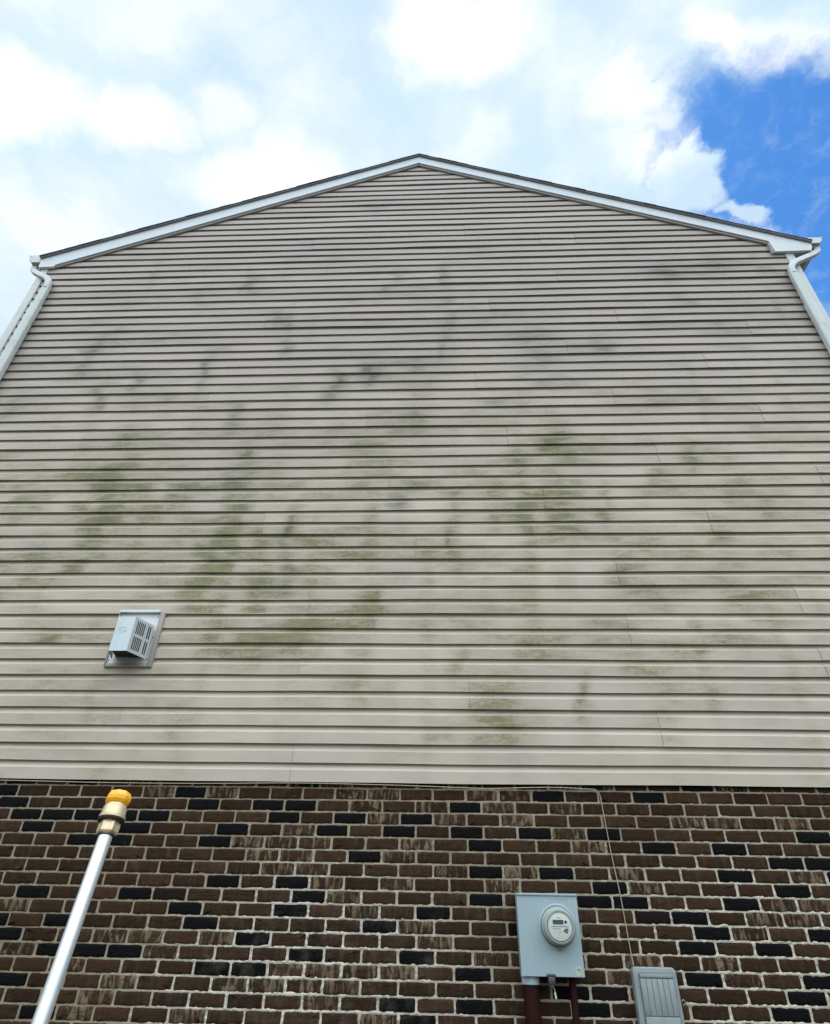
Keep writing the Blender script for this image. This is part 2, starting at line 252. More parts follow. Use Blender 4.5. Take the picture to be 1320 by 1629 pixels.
def brick_material():
    m, g, b = mat('brick', .9, 0, .10); P = obj_coord(g)
    at = g.n('ShaderNodeAttribute', attribute_name='brick'); sp = g.n('ShaderNodeSeparateColor'); g.set(sp.inputs[0], at.outputs['Color'])
    R, K, T = sp.outputs[0], sp.outputs[1], sp.outputs[2]
    off = g.n('ShaderNodeCombineXYZ'); g.set(off.inputs[0], g.m('MULTIPLY', R, 31.0)); g.set(off.inputs[1], g.m('MULTIPLY', R, 17.0))
    Q = g.v('ADD', P, off.outputs[0])
    n = g.noise(Q, 22, 7, .65, .4); nf = g.noise(P, 170, 4, .6); nm = g.noise(Q, 60, 5, .6)
    c = g.mix(R, (.029, .0155, .0090), (.058, .0310, .0185))
    c = g.mix(g.m('MULTIPLY', g.ramp(n, .42, .68), .55), c, (.030, .022, .016))
    c = g.mix(g.m('MULTIPLY', g.ramp(nm, .60, .72), .35), c, (.062, .044, .031))
    c = g.mix(K, c, g.mix(n, (.0014, .0014, .0022), (.0044, .0044, .0062)))
    # upright dabs of pale slurry on some bricks
    st = g.noise(g.v('MULTIPLY', P, (36, 1, 9)), 1.0, 4, .5, .9)
    sm = g.m('MULTIPLY', g.m('ADD', g.m('MULTIPLY', g.ramp(st, .46, .66), .9), g.m('MULTIPLY', g.ramp(nm, .48, .75), .22)), T, clamp=True)
    c = g.mix(g.m('MULTIPLY', sm, .9), c, (.25, .195, .13))
    # slanting creases of the moulded face
    cr = g.n('ShaderNodeMapping', vector_type='POINT'); g.set(cr.inputs[0], Q); cr.inputs[2].default_value = (0, math.radians(38), 0); cr.inputs[3].default_value = (14, 1, 70)
    crease = g.ramp(g.noise(cr.outputs[0], 1.0, 4, .6, .5), .56, .70)
    c = g.mix(g.m('MULTIPLY', crease, g.m('SUBTRACT', .45, g.m('MULTIPLY', K, .3))), c, (.016, .0095, .007))
    # pale bloom washed over bricks and joints alike, strongest low in the middle
    z1 = g.ramp(g.v('DISTANCE', g.v('MULTIPLY', P, (.62, 0, 1)), (-.45*.62, 0, 1.25)), .75, .10)
    bl = g.m('MULTIPLY', g.m('MULTIPLY', g.ramp(g.noise(P, 9, 6, .65), .45, .75), z1), .40)
    c = g.mix(bl, c, (.16, .135, .105))
    # film of dust everywhere
    c = g.mix(g.m('MULTIPLY', g.ramp(nf, .5, .8), .10), c, (.13, .10, .075))
    g.set(b.inputs['Base Color'], c)
    g.set(b.inputs['Roughness'], g.m('SUBTRACT', .92, g.m('MULTIPLY', K, .22)))
    h = g.m('SUBTRACT', g.m('ADD', g.m('MULTIPLY', nf, .4), g.m('ADD', n, g.m('MULTIPLY', sm, .6))), g.m('MULTIPLY', crease, .8))
    bump(g, b, h, .7, .003)
    return m
def mortar_material():
    m, g, b = mat('mortar', .95, 0, .2); P = obj_coord(g)
    n = g.noise(P, 7, 6, .6); nf = g.noise(P, 130, 4, .65); nb = g.noise(P, 1.1, 3, .5)
    c = g.mix(n, (.20, .162, .112), (.40, .34, .25))
    sz = g.n('ShaderNodeSeparateXYZ'); g.set(sz.inputs[0], P)
    w1 = g.ramp(g.v('DISTANCE', g.v('MULTIPLY', P, (.62, 0, 1)), (-.45*.62, 0, 1.25)), .85, .25)
    w2 = g.ramp(g.v('DISTANCE', g.v('MULTIPLY', P, (.5, 0, 1)), (2.2*.5, 0, 1.35)), .95, .30)
    wz = g.m('ADD', g.m('MAXIMUM', w1, w2), g.m('MULTIPLY', g.m('SUBTRACT', nb, .5), 1.6), clamp=True)
    c = g.mix(wz, c, g.mix(n, (.42, .38, .31), (.76, .71, .62)))
    c = g.mix(g.m('MULTIPLY', g.ramp(nf, .55, .8), .45), c, (.14, .115, .085))
    g.set(b.inputs['Base Color'], c); bump(g, b, g.m('ADD', nf, n), .8, .003)
    return m
def shingle_material():
    m, g, b = mat('asphalt_shingle', .95, 0, .2); P = obj_coord(g)
    c = g.mix(g.noise(P, 160, 3, .6), (.06, .06, .066), (.17, .165, .17)); c = g.mix(g.noise(P, 5, 3), c, (.05, .048, .05))
    g.set(b.inputs['Base Color'], c); bump(g, b, g.noise(P, 200, 2), .6, .003); return m
def ground_material():
    m, g, b = mat('lawn', .95, 0, .2); P = obj_coord(g)
    c = g.mix(g.noise(P, 40, 6, .7), (.030, .034, .018), (.085, .085, .050)); c = g.mix(g.ramp(g.noise(P, .8, 4), .45, .7), c, (.13, .115, .07))
    g.set(b.inputs['Base Color'], c); bump(g, b, g.noise(P, 90, 4), 1, .02); return m
M_SID = siding_material(); M_BRICK = brick_material(); M_MORT = mortar_material(); M_SHIN = shingle_material(); M_GRND = ground_material()
M_WHITE = simple('white_trim', (.66, .72, .80), .42, var=.05, sc=4, dirt=(.35, .37, .34), dirt_amt=.25, bmp=.06)
M_GUT = simple('gutter_metal', (.56, .605, .615), .38, var=.07, sc=5, dirt=(.24, .28, .23), dirt_amt=.55, bmp=.05)
M_POST = simple('post_vinyl', (.50, .545, .56), .45, var=.06, sc=5, dirt=(.26, .29, .25), dirt_amt=.4)
M_PLATE = simple('vent_plate', (.74, .78, .82), .4, var=.05, sc=20, dirt=(.40, .42, .38), dirt_amt=.3)
M_NIDG = simple('grey_plastic_groove', (.15, .175, .18), .6, var=.2, sc=20)
M_SOFF = simple('soffit', (.36, .38, .40), .6, var=.06)
M_DRIP = simple('drip_edge', (.29, .29, .32), .5, .0, var=.12, sc=12)
M_CHAN = simple('channel', (.34, .33, .34), .5, var=.08, sc=8)
M_BEIGE = simple('beige_trim', (.37, .325, .30), .5, var=.08, sc=20, dirt=(.18, .17, .12), dirt_amt=.3)
M_BODY = simple('wall_body', (.05, .05, .05), .9)
M_VENT = simple('vent_metal', (.62, .70, .76), .34, .15, var=.06, sc=16, dirt=(.34, .38, .38), dirt_amt=.35, bmp=.08)
M_VENTW = simple('vent_white', (.55, .57, .60), .42, var=.06, sc=20, dirt=(.40, .36, .33), dirt_amt=.3, bmp=.08)
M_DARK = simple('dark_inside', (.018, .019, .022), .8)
M_BOX = simple('meter_paint', (.355, .455, .505), .42, .0, var=.05, sc=7, dirt=(.25, .33, .33), dirt_amt=.3, bmp=.08)
M_RING = simple('meter_ring', (.22, .27, .27), .35, .3, var=.06)
M_GLASSY = simple('meter_cover', (.38, .43, .41), .10, .0, var=.05)
M_FACE = simple('meter_face', (.62, .66, .62), .35, var=.03)
M_LCD = simple('lcd', (.075, .095, .08), .2, var=.08)
M_BLUE = simple('blue_print', (.12, .27, .38), .5)
M_INK = simple('ink', (.17, .21, .20), .6)
M_BLOT = simple('brown_print', (.14, .115, .10), .6, var=.3, sc=300)
M_STK = simple('sticker', (.50, .58, .52), .5, var=.06, sc=60)
M_STKINK = simple('sticker_ink', (.20, .26, .20), .6, var=.2, sc=200)
M_LATCH = simple('latch', (.12, .12, .135), .4, .7, var=.2, sc=50)
M_PIPE = simple('maroon_pipe', (.024, .0030, .0030), .6, var=.25, sc=14, dirt=(.012, .005, .005), dirt_amt=.5, spec=.2)
M_NID = simple('grey_plastic', (.285, .325, .345), .5, var=.16, sc=12, dirt=(.15, .18, .135), dirt_amt=.7, bmp=.15)
M_WIRE = simple('cable_jacket', (.43, .36, .28), .55, var=.15, sc=30)
M_LANCE = simple('galvanised', (.80, .83, .84), .30, .6, var=.05, sc=30, dirt=(.42, .43, .41), dirt_amt=.45, bmp=.08)
M_BRASS = simple('coupler_brass', (.72, .58, .38), .36, .55, var=.16, sc=60, dirt=(.17, .11, .06), dirt_amt=.9, bmp=.3)
M_BRASSD = simple('coupler_dark', (.035, .024, .015), .5, .3, var=.2, sc=60)
M_GRIP = simple('black_grip', (.02, .02, .022), .6)
def orange_mat():
    m, g, b = mat('orange_plastic', .38); P = obj_coord(g)
    g.set(b.inputs['Base Color'], g.mix(g.noise(P, 90, 3), (.95, .36, .010), (.98, .54, .03)))
    b.inputs['Subsurface Weight'].default_value = .08; b.inputs['Subsurface Radius'].default_value = (.02, .008, .002); b.inputs['Subsurface Scale'].default_value = .4
    return m
M_ORANGE = orange_mat()

# ---------------------------------------------------------------- ground
gm = bpy.data.meshes.new('ground'); gm.from_pydata([(-150, -150, 0), (150, -150, 0), (150, 150, 0), (-150, 150, 0)], [], [(0, 1, 2, 3)])
ground = link('ground', gm, M_GRND); tag(ground, kind='structure')

# ---------------------------------------------------------------- house
ZS = 2.31                      # underside of the siding
AX = -.034                     # ridge
XL, XR = -4.35, 4.10           # outer corners of the gable wall
DEPTH = 9.0
PITCH = 8*.0254*0 + .1143      # one course
house = empty('house', (AX, 0, 0), 'two storey house gable end, stained beige lap siding above dark brown brick', 'house')

def top_of(x): return 10.021 - (.484 if x < AX else .494)*abs(x-AX)
def low_of(x): return 9.864 - (.498 if x < AX else .494)*abs(x-AX)

# body behind the cladding
mb = MB(); mb.prism([(XL+.02, 0), (XR-.02, 0), (XR-.02, top_of(XR)-.06), (AX, top_of(AX)-.06), (XL+.02, top_of(XL)-.06)], .012, DEPTH)
mb.build('wall_body', M_BODY, house)

def siding_mesh(x0f, x1f, n0, n1, step, seams, wob=True, seed=1):
    """courses of double dutch-lap vinyl; returns verts (x, out, z), faces, per-vertex flat factor"""
    rng = np.random.default_rng(seed)
    V = []; F = []; FL = []; PN = []; base = 0
    segs_cache = {}
    for n in range(n0, n1):
        z0 = n*PITCH; even = n % 2 == 0; cav = .014 if even else .009; but = .0215 if even else .0200
        xa, xb = x0f(n), x1f(n)
        if xb - xa < .02: continue
        prof = [(.0025, cav), (but-.0022, cav), (but-.0022, 0.0), (but, 0.0), (but-.0003, .010), (but-.0006, .0700), (but-.0022, .0722), (but-.0085, .0790), (but-.0138, .0855), (but-.0172, .0940), (.0025, .1045), (.0025, PITCH+(.009 if even else .014)+.001)]
        flat = [0, 0, .9, .9, 1, 1, .75, .4, .35, .45, .6, .6]
        p = n//2
        if p not in segs_cache:
            segs_cache[p] = [rng.random() for _ in range(12)], rng.uniform(0, 99)
        tone, phs = segs_cache[p]
        sm = sorted(s for (q, s) in seams if q == p and xa+.1 < s < xb-.1)
        edges = [xa] + sm + [xb]
        xs = []; off = []; tn = []
        for i in range(len(edges)-1):
            a, c = edges[i], edges[i+1]; k = max(2, int((c-a)/step)); X = list(np.linspace(a, c-.0026 if i < len(edges)-2 else c, k))
            for x in X:
                xs.append(x); off.append(.0028*(c-x)/(c-a) if i > 0 else 0.0); tn.append(tone[i])
            if i < len(edges)-2:
                xs += [c-.0024, c-.0002]; off += [-.0030, -.0030]; tn += [tone[i], tone[i+1]]
        xs = np.array(xs); off = np.array(off)
        if wob:
            off = off + .0016*np.sin(xs*2.1+phs) + .0010*np.sin(xs*5.3+phs*2)
            zw = .0022*np.sin(xs*.9+phs) + .0013*np.sin(xs*2.7+phs*1.7) + .0006*np.sin(xs*7.1+phs*3)
        else: zw = 0*xs
        k = len(prof); m = len(xs)
        for j, (o_, z_) in enumerate(prof):
            oo = o_ + (off if 1 <= j <= 8 else off*.3)
            zz_ = z0 + z_ + (zw if 1 <= j <= 8 else 0)
            V.append(np.stack([xs, oo, zz_ + 0*xs], 1)); FL.append(np.full(m, flat[j])); PN.append(np.array(tn))
        for j in range(k-1):
            for i in range(m-1):
                a = base + j*m + i; F.append((a, a+1, a+m+1, a+m))
        base += k*m
    return np.concatenate(V), F, np.concatenate(FL), np.concatenate(PN)

def xlim_l(n):
    z = ZS + n*PITCH + .05; return max(-4.280, AX - max(0, (9.93 - z))/.49)
def xlim_r(n):
    z = ZS + n*PITCH + .05; return min(4.020, AX + max(0, (9.93 - z))/.494)
V, F, FL, PN = siding_mesh(xlim_l, xlim_r, 0, 67, .022, SEAMS, True, 3)
X, Z = V[:, 0], V[:, 2] + ZS
me = bpy.data.meshes.new('siding_wall')
verts = np.stack([X, -.0005 - V[:, 1], Z], 1); me.from_pydata(verts.tolist(), [], F)
def vnoise(x, z, sc, seed):
    r = np.random.default_rng(seed).random((97, 97)); x = x*sc; z = z*sc
    ix = np.floor(x).astype(int); iz = np.floor(z).astype(int); fx = x-ix; fz = z-iz; fx = fx*fx*(3-2*fx); fz = fz*fz*(3-2*fz)
    q = lambda a, b: r[a % 97, b % 97]
    return (q(ix, iz)*(1-fx)+q(ix+1, iz)*fx)*(1-fz) + (q(ix, iz+1)*(1-fx)+q(ix+1, iz+1)*fx)*fz
alg = np.zeros(len(X)); gri = np.zeros(len(X))
course = np.floor((Z-ZS)/PITCH+1e-4)
jit = vnoise(course*3.7, course*1.3, 1.0, 5)
Xj = X + (vnoise(X, Z, 9, 21)-.5)*.10 + (vnoise(course*5.1, X*2, 1, 22)-.5)*.10
Zj = Z + (vnoise(X, Z, 7, 23)-.5)*.06
for (cx, cz, rx, rz, s_, gr) in STAINS:
    q_ = ((Xj-cx)/(abs(rx)*1.25))**2 + ((Zj-cz)/(abs(rz)*1.3+.03))**2; w = s_*np.exp(-q_**.8)
    alg += w*gr; gri += w*(1-gr)
band = np.exp(-((Z-3.95)/1.5)**2)
hz = vnoise(X*1.0, Z*2.6, 1.6, 31)*.5 + vnoise(X, Z*5, 4.5, 32)*.3 + vnoise(course*7.7, X*1.3, 1, 33)*.35
alg += np.clip(hz-.28, 0, 1)*band*1.15 + .03*band
gri += np.clip(hz-.44, 0, 1)*.6*np.exp(-((Z-6.5)/1.8)**2)
# upright run-down streaks where rain leaves growth
stk = vnoise(X*9, Z*.7, 1, 41)*vnoise(X*3, Z*.9, 1, 42)
alg += np.clip(stk-.30, 0, 1)*1.1*band; gri += np.clip(stk-.36, 0, 1)*.30*np.exp(-((Z-6.8)/1.3)**2)
gap = vnoise(course*9.1, X*6, 1, 51)
alg *= .78*FL*(.45+1.1*gap); gri *= 1.25*FL*(.5+1.0*gap)
for nm, arr in (('algae', np.clip(alg, 0, 1.2)), ('grime', np.clip(gri, 0, 1.2)), ('panel', PN)):
    a = me.attributes.new(nm, 'FLOAT', 'POINT'); a.data.foreach_set('value', arr.astype(np.float32))
bm = bmesh.new(); bm.from_mesh(me); bm.normal_update()
if sum(f.normal.y for f in bm.faces) > 0: bmesh.ops.reverse_faces(bm, faces=bm.faces)
bm.to_mesh(me); bm.free()
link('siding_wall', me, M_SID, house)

# siding on the two long sides (courses seen only from the side)
for nm, xw, sg in (('side_siding', XL, -1), ('side_siding', XR, 1)):
    V2, F2, _, PN2 = siding_mesh(lambda n: .075, lambda n: DEPTH, 0, 48, 1.5, [], False, 8)
    m2 = bpy.data.meshes.new(nm); m2.from_pydata([(xw + sg*(v[1]-.02), v[0], v[2]+ZS) for v in V2], [], F2)
    a = m2.attributes.new('panel', 'FLOAT', 'POINT'); a.data.foreach_set('value', PN2.astype(np.float32))
    link(nm, m2, M_SID, house)

# bricks
BW, BH = .2032, .2032/3
def row_phase(r):
    if 0 <= r < len(PH): return PH[r]
    return (.150 if r % 2 == 0 else .050) + (.02 if r > 10 else 0)
def brick_wall():
    V = []; F = []; A = []
    blk = set(BLACK); stt = set(STREAK)
    for r in range(-1, 34):
        zt = BRICK_TOP - r*BH; zb = zt - BH; ph = row_phase(r)
        k0 = int(math.floor((XL-ph)/BW)); k1 = int(math.ceil((XR-ph)/BW))
        for k in range(k0, k1+1):
            xa = max(ph + k*BW, XL-.005) ; xb = min(ph + (k+1)*BW, XR+.005)
            if xb - xa < .03: continue
            rnd = random.Random(r*1009+k*31+5)
            seen = 0 <= r <= 17
            K = 1.0 if (r, k) in blk else (0 if seen and abs(k) < 20 else float(rnd.random() < .13))
            T = (rnd.uniform(.75, 1.0) if (r, k) in stt else (rnd.uniform(0, .12) if seen else float(rnd.random() < .15)*.9))
            if K and T < .5: T = 0
            if rnd.random() < .06 and K: K = .75
            jm, jb = .0068 + rnd.uniform(-.0014, .0016), .0045 + rnd.uniform(-.0008, .0012)
            x0, x1 = xa+jm, xb-jm+rnd.uniform(-.001, .001); z0, z1 = zb+jb, zt-jb
            w, h = x1-x0, z1-z0; o = -.0005 + rnd.uniform(-.0018, .0014)
            rr = [rnd.uniform(.0035, .016 if rnd.random() < .3 else .0095) for _ in range(4)]
            ring = []
            def arc(cx, cz, rad, a0):
                for i in range(4): a = math.radians(a0+30*i); ring.append((cx+rad*math.cos(a), cz+rad*math.sin(a)))
            arc(x1-rr[0], z0+rr[0], rr[0], -90)
            for q in (.3, .7): ring.append((x1, z0+rr[0]+(h-rr[0]-rr[1])*q))
            arc(x1-rr[1], z1-rr[1], rr[1], 0)
            for q in (.17, .34, .5, .67, .84): ring.append((x1-rr[1]-(w-rr[1]-rr[2])*q, z1))
            arc(x0+rr[2], z1-rr[2], rr[2], 90)
            for q in (.3, .7): ring.append((x0, z1-rr[2]-(h-rr[2]-rr[3])*q))
            arc(x0+rr[3], z0+rr[3], rr[3], 180)
            for q in (.17, .34, .5, .67, .84): ring.append((x0+rr[3]+(w-rr[3]-rr[0])*q, z0))
            ring = [(a+rnd.uniform(-.0013, .0013), b+rnd.uniform(-.0015, .0015)) for a, b in ring]
            cx, cz = (x0+x1)/2, (z0+z1)/2; m = len(ring); n = len(V)
            for a, b in ring: V.append((a, o+.012, b))
            for a, b in ring: V.append((a, o+.0022, b))
            for a, b in ring: V.append((cx+(a-cx)*(1-.0024*2/w), o+rnd.uniform(0, .0008), cz+(b-cz)*(1-.0024*2/h)))
            for a, b in ring: V.append((cx+(a-cx)*.72, o+rnd.uniform(-.0006, .0006), cz+(b-cz)*.45))
            V.append((cx, o, cz))
            for L in range(3):
                for i in range(m): j = (i+1) % m; F.append((n+L*m+i, n+L*m+j, n+(L+1)*m+j, n+(L+1)*m+i))
            for i in range(m): j = (i+1) % m; F.append((n+3*m+i, n+3*m+j, n+4*m))
            A += [(rnd.random(), K, T, 1)]*(4*m+1)
    me = bpy.data.meshes.new('brick_wall'); me.from_pydata(V, [], F)
    a = me.attributes.new('brick', 'FLOAT_COLOR', 'POINT'); a.data.foreach_set('color', np.array(A, dtype=np.float32).ravel())
    bm = bmesh.new(); bm.from_mesh(me); bm.normal_update()
    if sum(f.normal.y for f in bm.faces) > 0: bmesh.ops.reverse_faces(bm, faces=bm.faces)
    bm.to_mesh(me); bm.free()
    return link('brick_wall', me, M_BRICK, house, 180)
bw = brick_wall()
# mortar bed: a slightly uneven sheet behind the brick faces, with dabs squeezed out of the joints
nx = 1350; gx = np.linspace(XL, XR, nx); gz = np.concatenate([np.linspace(0, .70, 12), np.linspace(.705, 2.325, 330)]); nz = len(gz)
GX, GZ = np.meshgrid(gx, gz)
rowf = (BRICK_TOP - GZ)/BH; row = np.floor(rowf).astype(int)
dh = np.abs(rowf - np.round(rowf))*BH                                   # distance to a bed joint
phs = np.array([row_phase(r) for r in range(-2, 36)]); ph_ = phs[np.clip(row+2, 0, 37)]
cf = (GX - ph_)/BW; dv = np.abs(cf - np.round(cf))*BW                     # distance to a head joint
zone = np.maximum(np.exp(-(((GX+.45)*.62)**2 + (GZ-1.25)**2)/.28), .9*np.exp(-(((GX-2.2)*.5)**2 + (GZ-1.35)**2)/.35))
ooze = vnoise(GX, GZ, 46, 71)*.55 + vnoise(GX, GZ, 95, 72)*.45
dj = np.minimum(dh, dv); near = np.exp(-(dj/.0085)**2)
spread = np.clip(ooze - .50 + .10*zone + .12*(vnoise(GX, GZ, 3.1, 73)-.5), 0, 1)
GY = .0058 - .0026*vnoise(GX, GZ, 60, 61) - near*(.0012 + .030*spread*(.35+.75*zone))
GY = np.maximum(GY, -.0036)
me = bpy.data.meshes.new('mortar')
idx = np.arange(nx*nz).reshape(nz, nx); Fq = np.stack([idx[:-1, :-1], idx[:-1, 1:], idx[1:, 1:], idx[1:, :-1]], -1).reshape(-1, 4)
me.from_pydata(np.stack([GX, GY, GZ], -1).reshape(-1, 3).tolist(), [], Fq.tolist())
link('mortar', me, M_MORT, bw, 180)
# brick returns on the sides
for xw in (XL, XR):
    mb = MB(); mb.box(min(xw, xw+(.02 if xw < 0 else -.02)), max(xw, xw+(.02 if xw < 0 else -.02)), .02, DEPTH, 0, ZS); o = mb.build('side_brick', M_BRICK, house)

# corner posts
for a, c, si in ((-4.362, -4.280, -1), (4.018, 4.104, 1)):
    mb = MB(); mb.box(a, c, -.028, -.002, ZS-.005, 7.95)
    xo = a if si < 0 else c-.022
    mb.box(xo, xo+.022, -.002, .08, ZS-.005, 7.95); mb.build('corner_post', M_POST, house, bevel=.002)

# rake boards, channels, drip edge, roof
def rake(side):
    s = -1 if side < 0 else 1
    if s < 0: poly = [(AX, top_of(AX)), (AX, low_of(AX)), (-4.195, low_of(-4.195)), (-4.21, 7.752), (-4.385, 7.748), (-4.405, top_of(-4.405))]
    else: poly = [(AX, top_of(AX)), (4.325, top_of(4.325)), (4.322, 7.80), (4.287, 7.735), (3.899, 7.728), (3.889, low_of(3.889)), (AX, low_of(AX))]
    mb = MB(); mb.prism(poly, -.055, -.024); o = mb.build('rake_board', M_WHITE, house, bevel=.0015, seg=1)
    return o
rake(-1); rb = rake(1)
for s, xe in ((-1, -4.19), (1, 3.885)):
    mb = MB(); mb.prism([(AX, low_of(AX)-.002), (AX, low_of(AX)-.032), (xe, low_of(xe)-.032), (xe, low_of(xe)-.002)], -.040, -.020); mb.build('trim_channel', M_CHAN, house, bevel=.001, seg=1)
# short upright end strip of the return box
mb = MB(); mb.box(3.872, 3.888, -.050, -.020, 7.715, 7.885); mb.build('trim_channel', M_CHAN, house)
# soffit boxes running back along the eaves
mb = MB(); mb.box(4.106, 4.315, -.022, DEPTH, 7.745, 7.757); mb.build('soffit', M_SOFF, house)
mb = MB(); mb.box(-4.395, -4.364, -.022, DEPTH, 7.757, 7.769); mb.build('soffit', M_SOFF, house)
mb = MB(); mb.box(4.3155, 4.327, -.022, DEPTH, 7.745, 7.90); mb.build('fascia', M_WHITE, house)
mb = MB(); mb.box(-4.407, -4.3955, -.022, DEPTH, 7.757, 7.92); mb.build('fascia', M_WHITE, house)
for s in (-1, 1):
    sl = .484 if s < 0 else .494; xe = -4.412 if s < 0 else 4.332
    mb = MB(); zt = lambda x, d: 10.021 + d - sl*abs(x-AX)
    mb.prism([(AX, zt(AX, .0015)), (AX, zt(AX, .013)), (xe, zt(xe, .013)), (xe, zt(xe, .0015))], -.079, -.02); mb.build('drip_edge', M_DRIP, house)
roof = MB()
for s in (-1, 1):
    sl = .484 if s < 0 else .494; xe = -4.418 if s < 0 else 4.338; L = abs(xe-AX); n = 34
    for i in range(n):
        a = AX + s*L*i/n; c = AX + s*L*(i+1)/n; y = -.084 - random.uniform(0, .006); t0 = .0145; t1 = .023 + random.uniform(0, .003)
        za = 10.021 - sl*abs(a-AX); zc = 10.021 - sl*abs(c-AX)
        roof.prism([(a, za+t0), (a, za+t1+.002), (c, zc+t1+.005), (c, zc+t0)], y, DEPTH+.1)
roof.build('roof', M_SHIN, house)
for s in (-1, 1):
    for i in range(9):
        x = AX + s*(.25+.47*i); z = (top_of(x)+low_of(x))/2 + random.uniform(-.02, .02)
        mb = MB(); mb.lathe((x, -.0552, z), (0, -1, 0), [(0, .004), (.0015, .0035)], 8); mb.build('nail_head', M_CHAN, house)
# gutters (open troughs with an end cap towards the gable)
for s, xi, xo, zt, zb in ((-1, -4.410, -4.580, 7.985, 7.850), (1, 4.330, 4.498, 7.977, 7.872)):
    k = lambda f: xi + (xo-xi)*f
    sec = [(k(0), zt), (k(0), zb), (k(.62), zb), (k(.70), zb+.03), (k(.86), zb+.055), (k(.9), zt-.012), (k(1), zt-.010), (k(1), zt), (k(.86), zt)]
    o = MB()
    inner = [(k(.04), zt-.002), (k(.04), zb+.004), (k(.60), zb+.004), (k(.67), zb+.033), (k(.83), zb+.058), (k(.86), zt-.004)]
    n = len(o.v); pts = sec + inner[::-1]
    o.prism(pts, -.03, DEPTH)
    gt = o.build('gutter', M_GUT, house)
    e = MB(); e.prism(sec, -.052, -.0305); e.build('end_cap', M_GUT, gt, bevel=.001, seg=1)

def rounded_sec(w, d, r=.012):
    return [(x, z) for x, z in rrect(-w/2, w/2, -d/2, d/2, r, 3)]
def downspout(x, s, out, ztop, zj):
    W, D = .094, .062; y = -.072
    mb = MB()
    p = [Vector((out[0], out[1], out[2]))]
    a = Vector((out[0], out[1], out[2]-.09)); e = Vector((x, y, ztop)); b_ = Vector((x, y, ztop-.16))
    path = [p[0]] + [q for q in bez(p[0].lerp(a, .55), a, a.lerp(e, .32), 6)] + [q for q in bez(a.lerp(e, .74), e, e.lerp(b_, .75), 6)] + [b_]
    mb.sweep(path, rounded_sec(.068, .052), (0, 1, 0))
    o = mb.build('downspout_elbow', M_GUT, None, 30)
    dm = MB(); dm.sweep([(x, y, ztop-.13), (x, y, zj)], rounded_sec(W-.010, D-.010), (0, 1, 0)); dm.sweep([(x, y, zj+.012), (x, y, .12)], rounded_sec(W, D), (0, 1, 0))
    root = dm.build('downspout', M_GUT, house, 30)
    # re-parent the elbow under the downspout
    o.data.transform(Matrix.Translation(-Vector(house.location))); o.parent = root
    # straps
    for z in (4.0, 2.0):
        sm = MB(); sm.box(x-W/2-.004, x+W/2+.004, y-D/2-.003, y-D/2-.0006, z, z+.022)
        for q in (-1, 1): sm.box(x+q*(W/2+.0006) if q > 0 else x-W/2-.003, x+(W/2+.003) if q > 0 else x-W/2-.0006, y-D/2-.0006, -.02, z, z+.022)
        st = sm.build('strap', M_GUT, None); st.data.transform(Matrix.Translation(-Vector(house.location))); st.parent = root
    return root
downspout(-4.128, -1, (-4.49, .01, 7.853), 7.47, 7.035)
downspout(3.945, 1, (4.41, .01, 7.875), 7.45, 6.80)

# ---------------------------------------------------------------- fireplace exhaust vent
vent = empty('exhaust_vent', (-2.0, 0, 3.04), 'pale metal exhaust vent hood with slotted sides in a beige frame on siding', 'vent')
x0, x1, z0, z1 = -2.168, -1.826, 3.042, 3.458
mb = MB(); fy0, fy1 = -.040, .0
mb.box(x0, x0+.012, fy0, fy1, z0, z1); mb.box(x1-.034, x1, fy0, fy1, z0, z1); mb.box(x0+.0125, x1-.0345, fy0+.001, fy1, z0, z0+.026); mb.box(x0+.0125, x1-.0345, fy0+.001, fy1, z1-.012, z1)
mb.build('frame', M_BEIGE, vent, bevel=.002)
mb = MB(); mb.box(x0+.0125, x1-.0345, -.030, -.004, z0+.0265, z1-.0125); mb.build('back_plate', M_PLATE, vent, bevel=.001, seg=1)
mb = MB(); mb.box(x0+.006, x1-.036, -.056, -.0405, z1-.010, z1+.008); mb.build('flashing', M_VENT, vent, bevel=.0015)
# hood: front panel and two flared side panels with real slots
fxl, fxr, bxl, bxr = -2.062, -1.936, -2.118, -1.872; zf0, zf1 = 3.092, 3.342; yf, yb = -.215, -.052
mb = MB(); mb.prism(rrect(fxl, fxr, zf0, zf1, .003, 2), yf, yf+.002); fp = mb.build('front_panel', M_VENT, vent)
